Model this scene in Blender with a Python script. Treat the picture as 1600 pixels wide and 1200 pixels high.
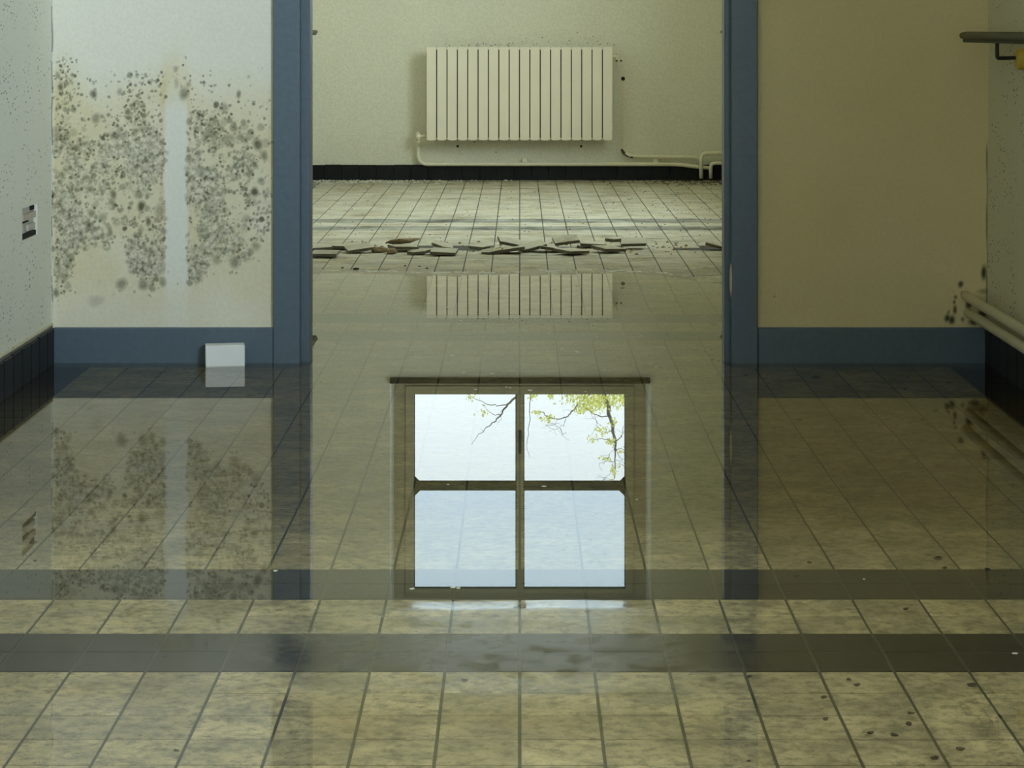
import bpy, bmesh, math, random
import numpy as np
from mathutils import Vector, Matrix, Euler

for o in list(bpy.data.objects):
    bpy.data.objects.remove(o, do_unlink=True)
scene = bpy.context.scene
COL = scene.collection
R = math.radians

# ------------------------------------------------------------------ camera
F = 3692.0            # focal length in pixels of the 1600 px frame
VX, VY = 812.0, 45.0  # vanishing point of the corridor
H = 0.88              # eye height above the water
cam_d = bpy.data.cameras.new('camera')
cam_d.sensor_width = 36.0
cam_d.lens = 36.0 * F / 1600.0
cam_d.shift_x = -(VX - 800.0) / 1600.0
cam_d.shift_y = -(600.0 - VY) / 1600.0
cam_d.clip_start = 0.05
cam = bpy.data.objects.new('camera', cam_d)
cam.location = (0, 0, H)
cam.rotation_euler = (R(90), 0, 0)
COL.objects.link(cam)
scene.camera = cam

# ------------------------------------------------------------------ sky
world = bpy.data.worlds.new('overcast_sky')
scene.world = world
world.use_nodes = True
bg = world.node_tree.nodes['Background']
bg.inputs['Color'].default_value = (0.84, 0.95, 1.0, 1)
bg.inputs['Strength'].default_value = 2.6

# ------------------------------------------------------------------ daylight through the side windows, plus added fill lamps
def area(name, loc, rot, sx, sy, power, col):
    l = bpy.data.lights.new(name, 'AREA')
    l.shape = 'RECTANGLE'
    l.size, l.size_y = sx, sy
    l.energy = power
    l.color = col
    o = bpy.data.objects.new(name, l)
    o.location = loc
    o.rotation_euler = rot
    COL.objects.link(o)
    return o

NEARWIN = (0.6, 2.7, 0.95, 2.35)     # y0, y1, z0, z1 of the side window of the near room
FARWIN = (9.9, 11.7, 0.95, 2.35)
for nm, w, p, c in (('daylight_near_window', NEARWIN, 46, (0.88, 0.98, 1.05)),
                    ('daylight_far_window', FARWIN, 79, (0.84, 0.98, 1.06))):
    area(nm, (1.236 + 0.26, (w[0] + w[1]) / 2, (w[2] + w[3]) / 2), (0, R(90), 0), w[3] - w[2], w[1] - w[0], p, c)
area('rear_fill', (0, -2.75, 1.15), (R(90), 0, 0), 1.6, 2.1, 4, (0.9, 0.98, 1.0))  # weak fill lamp added behind the camera
# lamp added outside the near side window, aimed to brighten the mouldy wall
sl = area('slant_fill', (2.5, -0.75, 1.75), (0, 0, 0), 2.2, 1.6, 116, (0.80, 0.96, 1.10))
sl.rotation_euler = (Vector((-0.95, 6.2, 0.55)) - Vector((2.5, -0.75, 1.75))).to_track_quat('-Z', 'Z').to_euler()
sl.data.spread = R(80)
pl = area('daylight_portal', (0, 14.0, 1.8), (R(-90), 0, 0), 1.5, 1.3, 1, (1, 1, 1))
pl.data.cycles.is_portal = True

vs = scene.view_settings
vs.view_transform = 'Standard'
vs.look = 'None'
vs.exposure = 0.0
vs.gamma = 1.0
vs.use_curve_mapping = False
scene.cycles.max_bounces = 12
scene.cycles.diffuse_bounces = 6
scene.cycles.glossy_bounces = 4
scene.cycles.transparent_max_bounces = 12
scene.cycles.caustics_reflective = False
scene.cycles.caustics_refractive = False

# ------------------------------------------------------------------ main dimensions
P = 0.103                  # tile pitch
Y0 = F * H / 1000.0        # 3.249: near edge of the nearest dark band
WX = 12 * P                # half width of the corridor
YP = 6.236                 # front of the partition
TP = 0.08                  # its thickness
YF = 13.65                 # far wall
ZC = 2.97                  # ceiling

def at(x, y, Y):           # point seen at pixel x, y that stands at distance Y
    return Vector(((x - VX) / F * Y, Y, H - (y - VY) / F * Y))
def ground(x, y, z=0.0):   # point on the level z seen at pixel x, y
    Y = F * (H - z) / (y - VY)
    return Vector(((x - VX) / F * Y, Y, z))
def mirrored(x, y, Y):     # point whose reflection in the water is seen at pixel x, y
    return Vector(((x - VX) / F * Y, Y, (y - VY) / F * Y - H))

def sstep(a, b, v):
    t = np.clip((v - a) / (b - a), 0, 1)
    return t * t * (3 - 2 * t)

# ------------------------------------------------------------------ materials
def newmat(name):
    m = bpy.data.materials.new(name)
    m.use_nodes = True
    nt = m.node_tree
    b = nt.nodes['Principled BSDF']
    return m, nt, b
def nd(nt, typ, **kw):
    n = nt.nodes.new(typ)
    for k, v in kw.items():
        if k == 'inp':
            for kk, vv in v.items():
                n.inputs[kk].default_value = vv
        else:
            setattr(n, k, v)
    return n
def lk(nt, a, b):
    nt.links.new(a, b)
def pos(nt, scale=(1, 1, 1)):
    g = nd(nt, 'ShaderNodeNewGeometry')
    m = nd(nt, 'ShaderNodeVectorMath', operation='MULTIPLY')
    m.inputs[1].default_value = scale
    lk(nt, g.outputs['Position'], m.inputs[0])
    return m.outputs[0]
def noise(nt, vec, scale, detail=4, rough=0.55):
    n = nd(nt, 'ShaderNodeTexNoise', inp={'Scale': scale, 'Detail': detail, 'Roughness': rough})
    lk(nt, vec, n.inputs['Vector'])
    return n.outputs['Fac']
def ramp(nt, fac, a, b, ca=(0, 0, 0, 1), cb=(1, 1, 1, 1)):
    r = nd(nt, 'ShaderNodeValToRGB')
    r.color_ramp.elements[0].position = a
    r.color_ramp.elements[1].position = b
    r.color_ramp.elements[0].color = ca
    r.color_ramp.elements[1].color = cb
    lk(nt, fac, r.inputs['Fac'])
    return r.outputs['Color']
def mixc(nt, fac, a, b, blend='MIX'):
    m = nd(nt, 'ShaderNodeMix', data_type='RGBA', blend_type=blend)
    for s, v in ((m.inputs[0], fac), (m.inputs[6], a), (m.inputs[7], b)):
        if isinstance(v, (int, float)):
            s.default_value = v
        elif isinstance(v, tuple):
            s.default_value = v if len(v) == 4 else (*v, 1)
        else:
            lk(nt, v, s)
    return m.outputs[2]
def math_(nt, op, a, b=None, clamp=False):
    m = nd(nt, 'ShaderNodeMath', operation=op, use_clamp=clamp)
    for s, v in zip(m.inputs, (a, b)):
        if v is None:
            continue
        if isinstance(v, (int, float)):
            s.default_value = v
        else:
            lk(nt, v, s)
    return m.outputs[0]
def bump(nt, b, fac, strength, dist=0.002):
    n = nd(nt, 'ShaderNodeBump', inp={'Strength': strength, 'Distance': dist})
    lk(nt, fac, n.inputs['Height'])
    lk(nt, n.outputs[0], b.inputs['Normal'])

def simple(name, col, rough=0.5, metal=0.0, vary=0.0, vscale=20.0, bumpy=0.0, spec=0.5):
    m, nt, b = newmat(name)
    b.inputs['Roughness'].default_value = rough
    b.inputs['Metallic'].default_value = metal
    b.inputs['Specular IOR Level'].default_value = spec
    v = pos(nt)
    n = noise(nt, v, vscale)
    lo = tuple(c * (1 - vary) for c in col)
    hi = tuple(min(1, c * (1 + vary)) for c in col)
    lk(nt, mixc(nt, n, lo, hi), b.inputs['Base Color'])
    if bumpy:
        bump(nt, b, n, bumpy)
    return m

WALLCOL = (0.76, 0.69, 0.48)
def wall_mat(name, col, speck=0.0, rough=0.75, stain=False, grain=110.0, grit=0.14):
    m, nt, b = newmat(name)
    v = pos(nt)
    big = noise(nt, v, 2.2, 3)
    c = mixc(nt, big, tuple(x * 0.93 for x in col), tuple(min(1, x * 1.06) for x in col))
    fine = noise(nt, v, grain, 3)
    c = mixc(nt, math_(nt, 'MULTIPLY', ramp(nt, fine, 0.35, 0.7), grit), c, (0.42, 0.40, 0.27))
    if speck:
        vo = nd(nt, 'ShaderNodeTexVoronoi', inp={'Scale': 95.0, 'Randomness': 1.0})
        lk(nt, pos(nt, (1, 0.35, 1)), vo.inputs['Vector'])
        sp = ramp(nt, vo.outputs['Distance'], 0.12, 0.30, (1, 1, 1, 1), (0, 0, 0, 1))
        ms = ramp(nt, noise(nt, v, 9, 4), 0.42, 0.60)
        f = math_(nt, 'MULTIPLY', math_(nt, 'MULTIPLY', sp, ms), speck)
        c = mixc(nt, f, c, (0.10, 0.10, 0.06))
    if stain:
        a = nd(nt, 'ShaderNodeAttribute', attribute_name='stain')
        c = mixc(nt, 1.0, c, a.outputs['Color'], 'MULTIPLY')
    lk(nt, c, b.inputs['Base Color'])
    b.inputs['Roughness'].default_value = rough
    b.inputs['Specular IOR Level'].default_value = 0.25
    bump(nt, b, fine, 0.35, 0.001)
    return m

M = {}
M['wall'] = wall_mat('painted_plaster', WALLCOL)
M['wall_speck'] = wall_mat('speckled_plaster', (0.64, 0.60, 0.42), speck=0.9)
M['wall_left'] = wall_mat('pale_speckled_plaster', (0.82, 0.82, 0.72), speck=0.75)
M['wall_stain'] = wall_mat('mouldy_plaster', (0.80, 0.79, 0.70), stain=True)
M['wall_right'] = wall_mat('cream_plaster', (0.73, 0.64, 0.38), stain=True)
M['wall_far'] = wall_mat('rough_plaster', (0.77, 0.75, 0.61), grain=85.0, grit=0.28)
M['blue'] = simple('blue_paint', (0.085, 0.125, 0.165), 0.42, vary=0.18, vscale=60)
M['radiator'] = simple('cream_enamel', (0.88, 0.82, 0.65), 0.42, vary=0.05, vscale=8)
M['pipe'] = simple('cream_pipe_paint', (0.82, 0.77, 0.58), 0.45, vary=0.12, vscale=30)
M['rust'] = simple('rusty_iron', (0.10, 0.06, 0.03), 0.8, vary=0.4, vscale=60)
M['black'] = simple('black_iron', (0.012, 0.013, 0.008), 0.5)
M['hole'] = simple('dark_hole', (0.006, 0.006, 0.005), 0.9)
M['rail'] = simple('worn_rail_wood', (0.085, 0.085, 0.05), 0.55, vary=0.3, vscale=40)
M['brass'] = simple('yellow_cap', (0.62, 0.46, 0.07), 0.35, vary=0.1)
M['foam'] = simple('white_block', (0.84, 0.86, 0.86), 0.7, vary=0.03, vscale=120)
M['skirt'] = simple('black_skirting_glaze', (0.009, 0.010, 0.011), 0.45, vary=0.6, vscale=25, spec=0.25)
M['skirtback'] = simple('skirting_mortar', (0.16, 0.16, 0.14), 0.8)
M['winframe'] = simple('olive_window_paint', (0.42, 0.385, 0.25), 0.5, vary=0.10, vscale=12)
M['windark'] = simple('dark_green_window_edge', (0.05, 0.065, 0.045), 0.5)
M['sill'] = simple('dark_sill', (0.022, 0.019, 0.013), 0.6, vary=0.2, spec=0.2)
M['mortar'] = simple('brown_mortar', (0.27, 0.20, 0.105), 0.9, vary=0.45, vscale=50, bumpy=0.8)
M['flake'] = simple('white_paint_flake', (0.82, 0.83, 0.76), 0.6)
M['adhesive_shade'] = simple('tile_adhesive_shade', (0.13, 0.115, 0.075), 0.9, vary=0.4, vscale=60)  # adhesive darkened to paint the shade under the loose slabs
M['bed'] = simple('bare_bed', (0.30, 0.26, 0.17), 0.9, vary=0.4, vscale=40, bumpy=0.6)
M['edge_light'] = simple('white_edge_light', (0.93, 0.93, 0.88), 0.5)  # white that paints the sky-lit edges of the window recess
M['grit'] = simple('dark_grit', (0.045, 0.04, 0.025), 0.9, vary=0.4, vscale=80)
M['plasterbit'] = simple('plaster_crumb', (0.62, 0.62, 0.55), 0.9, vary=0.2, vscale=80)
M['bark'] = simple('grey_bark', (0.16, 0.15, 0.12), 0.9, vary=0.3)
M['grass'] = simple('grass', (0.08, 0.11, 0.03), 0.9, vary=0.4, vscale=6)
M['socket'] = simple('broken_socket_plastic', (0.50, 0.48, 0.42), 0.6, vary=0.15, vscale=90)
M['pink'] = simple('bare_plaster', (0.55, 0.47, 0.40), 0.8, vary=0.15, vscale=90)

def boards_mat():
    m, nt, b = newmat('ceiling_board')
    v = pos(nt, (1.0, 12.0, 1.0))
    n = noise(nt, v, 3.0, 4)
    lk(nt, mixc(nt, n, (0.78, 0.68, 0.42), (0.88, 0.80, 0.54)), b.inputs['Base Color'])
    b.inputs['Roughness'].default_value = 0.55
    return m
M['board'] = boards_mat()

def tile_mat(name, base, grey, brown, dust):
    m, nt, b = newmat(name)
    v = pos(nt)
    # one shade per tile cell
    off = nd(nt, 'ShaderNodeVectorMath', operation='ADD')
    off.inputs[1].default_value = (24 * P, -Y0 + 40 * P, 0)
    lk(nt, v, off.inputs[0])
    sc = nd(nt, 'ShaderNodeVectorMath', operation='MULTIPLY')
    sc.inputs[1].default_value = (1 / P, 1 / P, 0)
    lk(nt, off.outputs[0], sc.inputs[0])
    fl = nd(nt, 'ShaderNodeVectorMath', operation='FLOOR')
    lk(nt, sc.outputs[0], fl.inputs[0])
    wn = nd(nt, 'ShaderNodeTexWhiteNoise', noise_dimensions='3D')
    lk(nt, fl.outputs[0], wn.inputs['Vector'])
    c = mixc(nt, wn.outputs['Value'], tuple(x * 0.80 for x in base), tuple(min(1, x * 1.22) for x in base))
    n1 = noise(nt, v, 9.0, 9, 0.78)
    c = mixc(nt, math_(nt, 'MULTIPLY', ramp(nt, n1, 0.41, 0.62), 0.92), c, grey)
    n2 = noise(nt, pos(nt, (1.0, 1.0, 1.0)), 55.0, 6, 0.75)
    c = mixc(nt, math_(nt, 'MULTIPLY', ramp(nt, n2, 0.46, 0.66), 0.85), c, tuple(x * 0.45 for x in grey))
    n3 = noise(nt, v, 3.1, 3, 0.6)
    c = mixc(nt, math_(nt, 'MULTIPLY', ramp(nt, n3, 0.56, 0.75), 0.5), c, brown)
    # plaster dust lying on the dry part of the far room
    sep = nd(nt, 'ShaderNodeSeparateXYZ')
    lk(nt, v, sep.inputs[0])
    dz = math_(nt, 'MULTIPLY', math_(nt, 'SUBTRACT', sep.outputs['Y'], 7.9), 0.8, True)
    dn = ramp(nt, noise(nt, v, 5.0, 5, 0.65), 0.25, 0.6)
    df = math_(nt, 'MULTIPLY', math_(nt, 'MULTIPLY', dz, dn), 0.85)
    c = mixc(nt, df, c, dust)
    ed = math_(nt, 'MULTIPLY', math_(nt, 'SUBTRACT', sep.outputs['Y'], 13.0), 1.9, True)      # swept dirt along the far wall
    ed = math_(nt, 'MULTIPLY', math_(nt, 'MULTIPLY', ed, ramp(nt, noise(nt, v, 6.0, 5, 0.7), 0.3, 0.6)), 0.75)
    c = mixc(nt, ed, c, (0.17, 0.145, 0.09))
    d5 = math_(nt, 'MULTIPLY', ramp(nt, noise(nt, pos(nt, (0.7, 1.6, 1.0)), 2.4, 5, 0.7), 0.52, 0.68), dz)
    c = mixc(nt, math_(nt, 'MULTIPLY', d5, 0.55), c, (0.27, 0.24, 0.16))
    lk(nt, c, b.inputs['Base Color'])
    rg = nd(nt, 'ShaderNodeMapRange', inp={'From Min': 0, 'From Max': 1, 'To Min': 0.45, 'To Max': 0.8})
    lk(nt, dz, rg.inputs['Value'])
    lk(nt, rg.outputs[0], b.inputs['Roughness'])
    b.inputs['Specular IOR Level'].default_value = 0.08
    bump(nt, b, n2, 0.15, 0.001)
    return m
M['tile'] = tile_mat('cream_floor_tile', (0.58, 0.50, 0.30), (0.235, 0.215, 0.145), (0.30, 0.20, 0.08), (0.62, 0.60, 0.49))
M['tile_dark'] = tile_mat('black_floor_tile', (0.026, 0.022, 0.017), (0.040, 0.037, 0.030), (0.035, 0.024, 0.012), (0.44, 0.44, 0.37))
M['grout'] = simple('grey_grout', (0.055, 0.055, 0.036), 0.8, vary=0.4, vscale=30)

def water_mat():
    m = bpy.data.materials.new('flood_water')
    m.use_nodes = True
    nt = m.node_tree
    nt.nodes.clear()
    out = nd(nt, 'ShaderNodeOutputMaterial')
    g = nd(nt, 'ShaderNodeNewGeometry')
    d = nd(nt, 'ShaderNodeVectorMath', operation='DOT_PRODUCT')
    lk(nt, g.outputs['Incoming'], d.inputs[0])
    lk(nt, g.outputs['Normal'], d.inputs[1])
    c = math_(nt, 'ABSOLUTE', d.outputs['Value'])
    f = math_(nt, 'POWER', math_(nt, 'SUBTRACT', 1.0, c, True), 5.0)
    f = math_(nt, 'ADD', math_(nt, 'MULTIPLY', f, 0.92), 0.02, True)   # Schlick, water
    filmF = nd(nt, 'ShaderNodeAttribute', attribute_name='dull')     # barely wet tiles mirror less than standing water
    f = math_(nt, 'MULTIPLY', f, math_(nt, 'SUBTRACT', 1.0, math_(nt, 'MULTIPLY', filmF.outputs['Fac'], 1.0)))
    tr = nd(nt, 'ShaderNodeBsdfTransparent')
    shd = nd(nt, 'ShaderNodeAttribute', attribute_name='floor_shade')      # brown tint that paints the shade on the mid floor
    lk(nt, mixc(nt, shd.outputs['Fac'], (0.97, 0.96, 0.92), (0.58, 0.545, 0.44)), tr.inputs['Color'])
    gl = nd(nt, 'ShaderNodeBsdfGlossy', inp={'Roughness': 0.0})
    gl.inputs['Color'].default_value = (1, 1, 1, 1)
    film = nd(nt, 'ShaderNodeAttribute', attribute_name='film')
    n = noise(nt, pos(nt), 11.0, 5, 0.65)
    rr = math_(nt, 'MULTIPLY', film.outputs['Fac'], ramp(nt, n, 0.3, 0.62))
    lk(nt, math_(nt, 'MULTIPLY', rr, 0.34), gl.inputs['Roughness'])
    mx = nd(nt, 'ShaderNodeMixShader')
    lk(nt, f, mx.inputs[0])
    lk(nt, tr.outputs[0], mx.inputs[1])
    lk(nt, gl.outputs[0], mx.inputs[2])
    lk(nt, mx.outputs[0], out.inputs['Surface'])
    return m
M['water'] = water_mat()

def glass_mat(name, tint, gloss=0.06):
    m = bpy.data.materials.new(name)
    m.use_nodes = True
    nt = m.node_tree
    nt.nodes.clear()
    out = nd(nt, 'ShaderNodeOutputMaterial')
    tr = nd(nt, 'ShaderNodeBsdfTransparent')
    tr.inputs['Color'].default_value = (*tint, 1)
    gl = nd(nt, 'ShaderNodeBsdfGlossy', inp={'Roughness': 0.02})
    mx = nd(nt, 'ShaderNodeMixShader', inp={0: gloss})
    lk(nt, tr.outputs[0], mx.inputs[1])
    lk(nt, gl.outputs[0], mx.inputs[2])
    lk(nt, mx.outputs[0], out.inputs['Surface'])
    return m
M['glass'] = glass_mat('window_glass', (0.99, 1.0, 0.99), 0.03)
M['glass_tint'] = glass_mat('tinted_window_glass', (0.86, 0.92, 0.95), 0.05)

def leaf_mat():
    m, nt, b = newmat('yellow_green_leaf')
    out = nt.nodes['Material Output']
    b.inputs['Base Color'].default_value = (0.55, 0.56, 0.10, 1)
    b.inputs['Roughness'].default_value = 0.6
    t = nd(nt, 'ShaderNodeBsdfTranslucent')
    oi = nd(nt, 'ShaderNodeNewGeometry')
    lk(nt, mixc(nt, oi.outputs['Random Per Island'], (0.93, 0.95, 0.22), (0.98, 0.95, 0.40)), t.inputs['Color'])
    mx = nd(nt, 'ShaderNodeMixShader', inp={0: 0.85})
    lk(nt, b.outputs[0], mx.inputs[1])
    lk(nt, t.outputs[0], mx.inputs[2])
    lk(nt, mx.outputs[0], out.inputs['Surface'])
    return m
M['leaf'] = leaf_mat()

# ------------------------------------------------------------------ mesh helpers
def link(name, me, mat, parent=None, loc=None, rot=None):
    o = bpy.data.objects.new(name, me)
    if mat is not None and not me.materials:
        me.materials.append(M[mat] if isinstance(mat, str) else mat)
    COL.objects.link(o)
    if loc is not None:
        o.location = loc
    if rot is not None:
        o.rotation_euler = rot
    if parent is not None:
        o.parent = parent
    return o
def tag(o, label=None, cat=None, group=None, kind=None):
    for k, v in (('label', label), ('category', cat), ('group', group), ('kind', kind)):
        if v:
            o[k] = v
    return o
def empty(name, loc=(0, 0, 0), rot=(0, 0, 0)):
    o = bpy.data.objects.new(name, None)
    o.empty_display_size = 0.1
    o.location = loc
    o.rotation_euler = rot
    COL.objects.link(o)
    return o
def local(parent, v):
    return Vector(v) - Vector(parent.location) if parent is not None else Vector(v)

def wloc(o):
    p = Vector((0, 0, 0))
    while o is not None:
        p = p + o.matrix_basis.translation
        o = o.parent
    return p
class MB:
    def __init__(s):
        s.v, s.f = [], []
    def add(s, vs, fs):
        k = len(s.v)
        s.v += [tuple(x) for x in vs]
        s.f += [tuple(i + k for i in f) for f in fs]
        return s
    def box(s, x0, x1, y0, y1, z0, z1):
        return s.add([(x0, y0, z0), (x1, y0, z0), (x1, y1, z0), (x0, y1, z0), (x0, y0, z1), (x1, y0, z1), (x1, y1, z1), (x0, y1, z1)],
                     [(0, 3, 2, 1), (4, 5, 6, 7), (0, 1, 5, 4), (1, 2, 6, 5), (2, 3, 7, 6), (3, 0, 4, 7)])
    def mesh(s, name, smooth=False, bevel=0.0, seg=2):
        me = bpy.data.meshes.new(name)
        me.from_pydata(s.v, [], s.f)
        bm = bmesh.new()
        bm.from_mesh(me)
        if bevel:
            bmesh.ops.bevel(bm, geom=list(bm.edges), offset=bevel, segments=seg, profile=0.5, affect='EDGES')
        bmesh.ops.recalc_face_normals(bm, faces=list(bm.faces))
        bm.to_mesh(me)
        bm.free()
        if smooth:
            me.polygons.foreach_set('use_smooth', [True] * len(me.polygons))
        me.update()
        return me
    def obj(s, name, mat, parent=None, smooth=False, bevel=0.0, seg=2):
        if parent is not None:
            p = wloc(parent)
            s.v = [(a - p.x, b - p.y, c - p.z) for a, b, c in s.v]
        return link(name, s.mesh(name, smooth, bevel, seg), mat, parent)
def box(name, x0, x1, y0, y1, z0, z1, mat, parent=None, bevel=0.0, seg=2):
    return MB().box(x0, x1, y0, y1, z0, z1).obj(name, mat, parent, False, bevel, seg)

def fillet(pts, r, n=6):
    pts = [Vector(p) for p in pts]
    out = [pts[0]]
    for a, b, c in zip(pts, pts[1:], pts[2:]):
        d1, d2 = (a - b), (c - b)
        rr = min(r, d1.length * 0.49, d2.length * 0.49)
        p1, p2 = b + d1.normalized() * rr, b + d2.normalized() * rr
        for i in range(n + 1):
            t = i / n
            out.append(p1 * (1 - t) ** 2 + b * 2 * t * (1 - t) + p2 * t * t)
    out.append(pts[-1])
    return out
def tube(mb, pts, radii, n=10, cap=True):
    pts = [Vector(p) for p in pts]
    if isinstance(radii, (int, float)):
        radii = [radii] * len(pts)
    rings = []
    prev = None
    for i, p in enumerate(pts):
        t = (pts[min(i + 1, len(pts) - 1)] - pts[max(i - 1, 0)]).normalized()
        if prev is None:
            u = t.cross(Vector((0, 0, 1)))
            if u.length < 1e-3:
                u = t.cross(Vector((1, 0, 0)))
        else:
            u = prev - t * prev.dot(t)
        u.normalize()
        prev = u
        w = t.cross(u)
        rings.append([p + (u * math.cos(2 * math.pi * k / n) + w * math.sin(2 * math.pi * k / n)) * radii[i] for k in range(n)])
    vs = [v for r in rings for v in r]
    fs = []
    for i in range(len(rings) - 1):
        for k in range(n):
            a, b = i * n + k, i * n + (k + 1) % n
            fs.append((a, b, b + n, a + n))
    if cap:
        fs.append(tuple(range(n - 1, -1, -1)))
        fs.append(tuple((len(rings) - 1) * n + k for k in range(n)))
    return mb.add(vs, fs)

# ------------------------------------------------------------------ the floor
def shade_dip_zone(x, y):      # where the water tint paints shade; the floor dips here to match
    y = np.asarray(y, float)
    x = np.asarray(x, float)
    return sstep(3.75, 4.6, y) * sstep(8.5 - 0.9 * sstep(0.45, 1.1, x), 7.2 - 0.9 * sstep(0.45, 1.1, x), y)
def floor_h(x, y):
    x = np.asarray(x, float)
    y = np.asarray(y, float)
    h = np.full(np.broadcast(x, y).shape, -0.0040)
    h = h - 0.0070 * shade_dip_zone(x, y)
    # the far half of the far room stands out of the water
    edge = 8.55 - 1.0 * sstep(0.45, 1.1, x) + 0.10 * np.sin(7 * x) * 0.5
    h = h + 0.0095 * sstep(edge - 0.75, edge + 0.75, y)
    return h
def hump(x, y):            # a low swell of the tiles that only a wet film covers
    x = np.asarray(x, float)
    y = np.asarray(y, float)
    w = 0.006 * np.sin(9 * x + 1) + 0.004 * np.sin(23 * x)
    a = sstep(3.632 + w, 3.565 + w, y) * sstep(3.04, 3.14, y)
    return a * sstep(-0.62, -0.30, x) * sstep(0.62, 0.20, x)

Nn = 24
def heightfield(name, x0, x1, y0, y1, dx, dy, fn, mat):
    xs = np.linspace(x0, x1, int(round((x1 - x0) / dx)) + 1)
    ys = np.linspace(y0, y1, int(round((y1 - y0) / dy)) + 1)
    X, Yg = np.meshgrid(xs, ys)
    Z = fn(X, Yg)
    v = np.stack([X.ravel(), Yg.ravel(), Z.ravel()], 1)
    nx, ny = len(xs), len(ys)
    i = np.arange(nx * ny).reshape(ny, nx)
    f = np.stack([i[:-1, :-1].ravel(), i[:-1, 1:].ravel(), i[1:, 1:].ravel(), i[1:, :-1].ravel()], 1)
    me = bpy.data.meshes.new(name)
    me.from_pydata(v.tolist(), [], f.tolist())
    me.polygons.foreach_set('use_smooth', [True] * len(me.polygons))
    me.update()
    return me, v

GD = 0.0011
me, _ = heightfield('floor', -WX, WX, -2.6, YF + 0.02, P, P, lambda x, y: floor_h(x, y) - GD, 'grout')
floor = tag(link('floor', me, 'grout'), kind='structure')

rng = random.Random(4)
missing = set()
for j, i0, i1 in ((60, 8, 11), (59, 9, 11), (60, 19, 24), (59, 18, 24), (61, 19, 24), (60, 15, 17)):
    for i in range(i0, i1):
        if rng.random() < 0.7:
            missing.add((i - 12, j))

def is_dark(i, j):
    if i == -12 or i == 11:
        return True
    return (j % 34) in (0, 1, 4, 5)

TS, TB = 0.0988 / 2, 0.0008
def tile_geom(mb, cx, cy, hs):
    s, t = TS, TS - TB
    lo = [(-s, -s), (s, -s), (s, s), (-s, s)]
    hi = [(-t, -t), (t, -t), (t, t), (-t, t)]
    vs = [(cx + a, cy + b, h - 0.004) for (a, b), h in zip(lo, hs)]
    vs += [(cx + a, cy + b, h - TB * 0.6) for (a, b), h in zip(lo, hs)]
    vs += [(cx + a, cy + b, h) for (a, b), h in zip(hi, hs)]
    fs = [(8, 9, 10, 11)]
    for k in range(4):
        n = (k + 1) % 4
        fs += [(k, n, 4 + n, 4 + k), (4 + k, 4 + n, 8 + n, 8 + k)]
    mb.add(vs, fs)

shared = {}
for dark in (False, True):
    mb = MB()
    tile_geom(mb, 0, 0, (0, 0, 0, 0))
    shared[dark] = mb.mesh('tile')
    shared[dark].materials.append(M['tile_dark' if dark else 'tile'])

cells = []
jmin, jmax = -56, int((YF - Y0) / P)
for j in range(jmin, jmax + 1):
    for i in range(-12, 12):
        cx, cy = (i + 0.5) * P, Y0 + (j + 0.5) * P
        if cy > YF or (i, j) in missing:
            continue
        px = VX + F * cx / cy
        py = VY + F * H / cy
        seen = (-25 < px < 1625 and py < 1215 and cy < YP)
        cells.append((not seen, cy, i, j, cx, cy))
cells.sort()
near_cells, rest = cells[:300], cells[300:]
for ns, _, i, j, cx, cy in near_cells:
    z = float(floor_h(cx, cy)) + rng.uniform(-0.0002, 0.0003)
    link('tile', shared[is_dark(i, j)], None, floor, (cx, cy, z), (rng.uniform(-1, 1) * 0.002, rng.uniform(-1, 1) * 0.002, 0))
for dark in (False, True):
    mb = MB()
    for ns, _, i, j, cx, cy in rest:
        if is_dark(i, j) != dark:
            continue
        jt = rng.uniform(-0.0002, 0.0006)
        hs = [float(floor_h(cx + a * TS, cy + b * TS)) + jt + rng.uniform(-0.0002, 0.0004) for a, b in ((-1, -1), (1, -1), (1, 1), (-1, 1))]
        tile_geom(mb, cx, cy, hs)
    o = mb.obj('dark_tile_field' if dark else 'cream_tile_field', 'tile_dark' if dark else 'tile', floor)
    tag(o, kind='stuff')

# ------------------------------------------------------------------ the water
def water_z(x, y):
    return 0.0010 * hump(x, y)
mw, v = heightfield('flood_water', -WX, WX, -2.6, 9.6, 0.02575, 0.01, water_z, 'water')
film = np.clip(hump(v[:, 0], v[:, 1]), 0, 1)
wide = sstep(3.66, 3.60, v[:, 1]) * sstep(3.08, 3.16, v[:, 1]) * 0.55
left = sstep(3.30, 3.20, v[:, 1]) * sstep(-0.30, -0.22, -np.abs(v[:, 0] + 0.42) ) * 0.0
at_ = mw.attributes.new('film', 'FLOAT', 'POINT')
at_.data.foreach_set('value', np.maximum(np.maximum(film ** 3, wide * (1 - film)), left).astype(np.float32))
du_ = mw.attributes.new('dull', 'FLOAT', 'POINT')
du_.data.foreach_set('value', (wide * (1 - film) * 0.75).astype(np.float32))
shd_ = mw.attributes.new('floor_shade', 'FLOAT', 'POINT')
shd_.data.foreach_set('value', shade_dip_zone(v[:, 0], v[:, 1]).astype(np.float32))
tag(link('flood_water', mw, 'water'), 'still shallow flood water mirroring the window across the tiled floor', 'water', kind='stuff')

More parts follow.
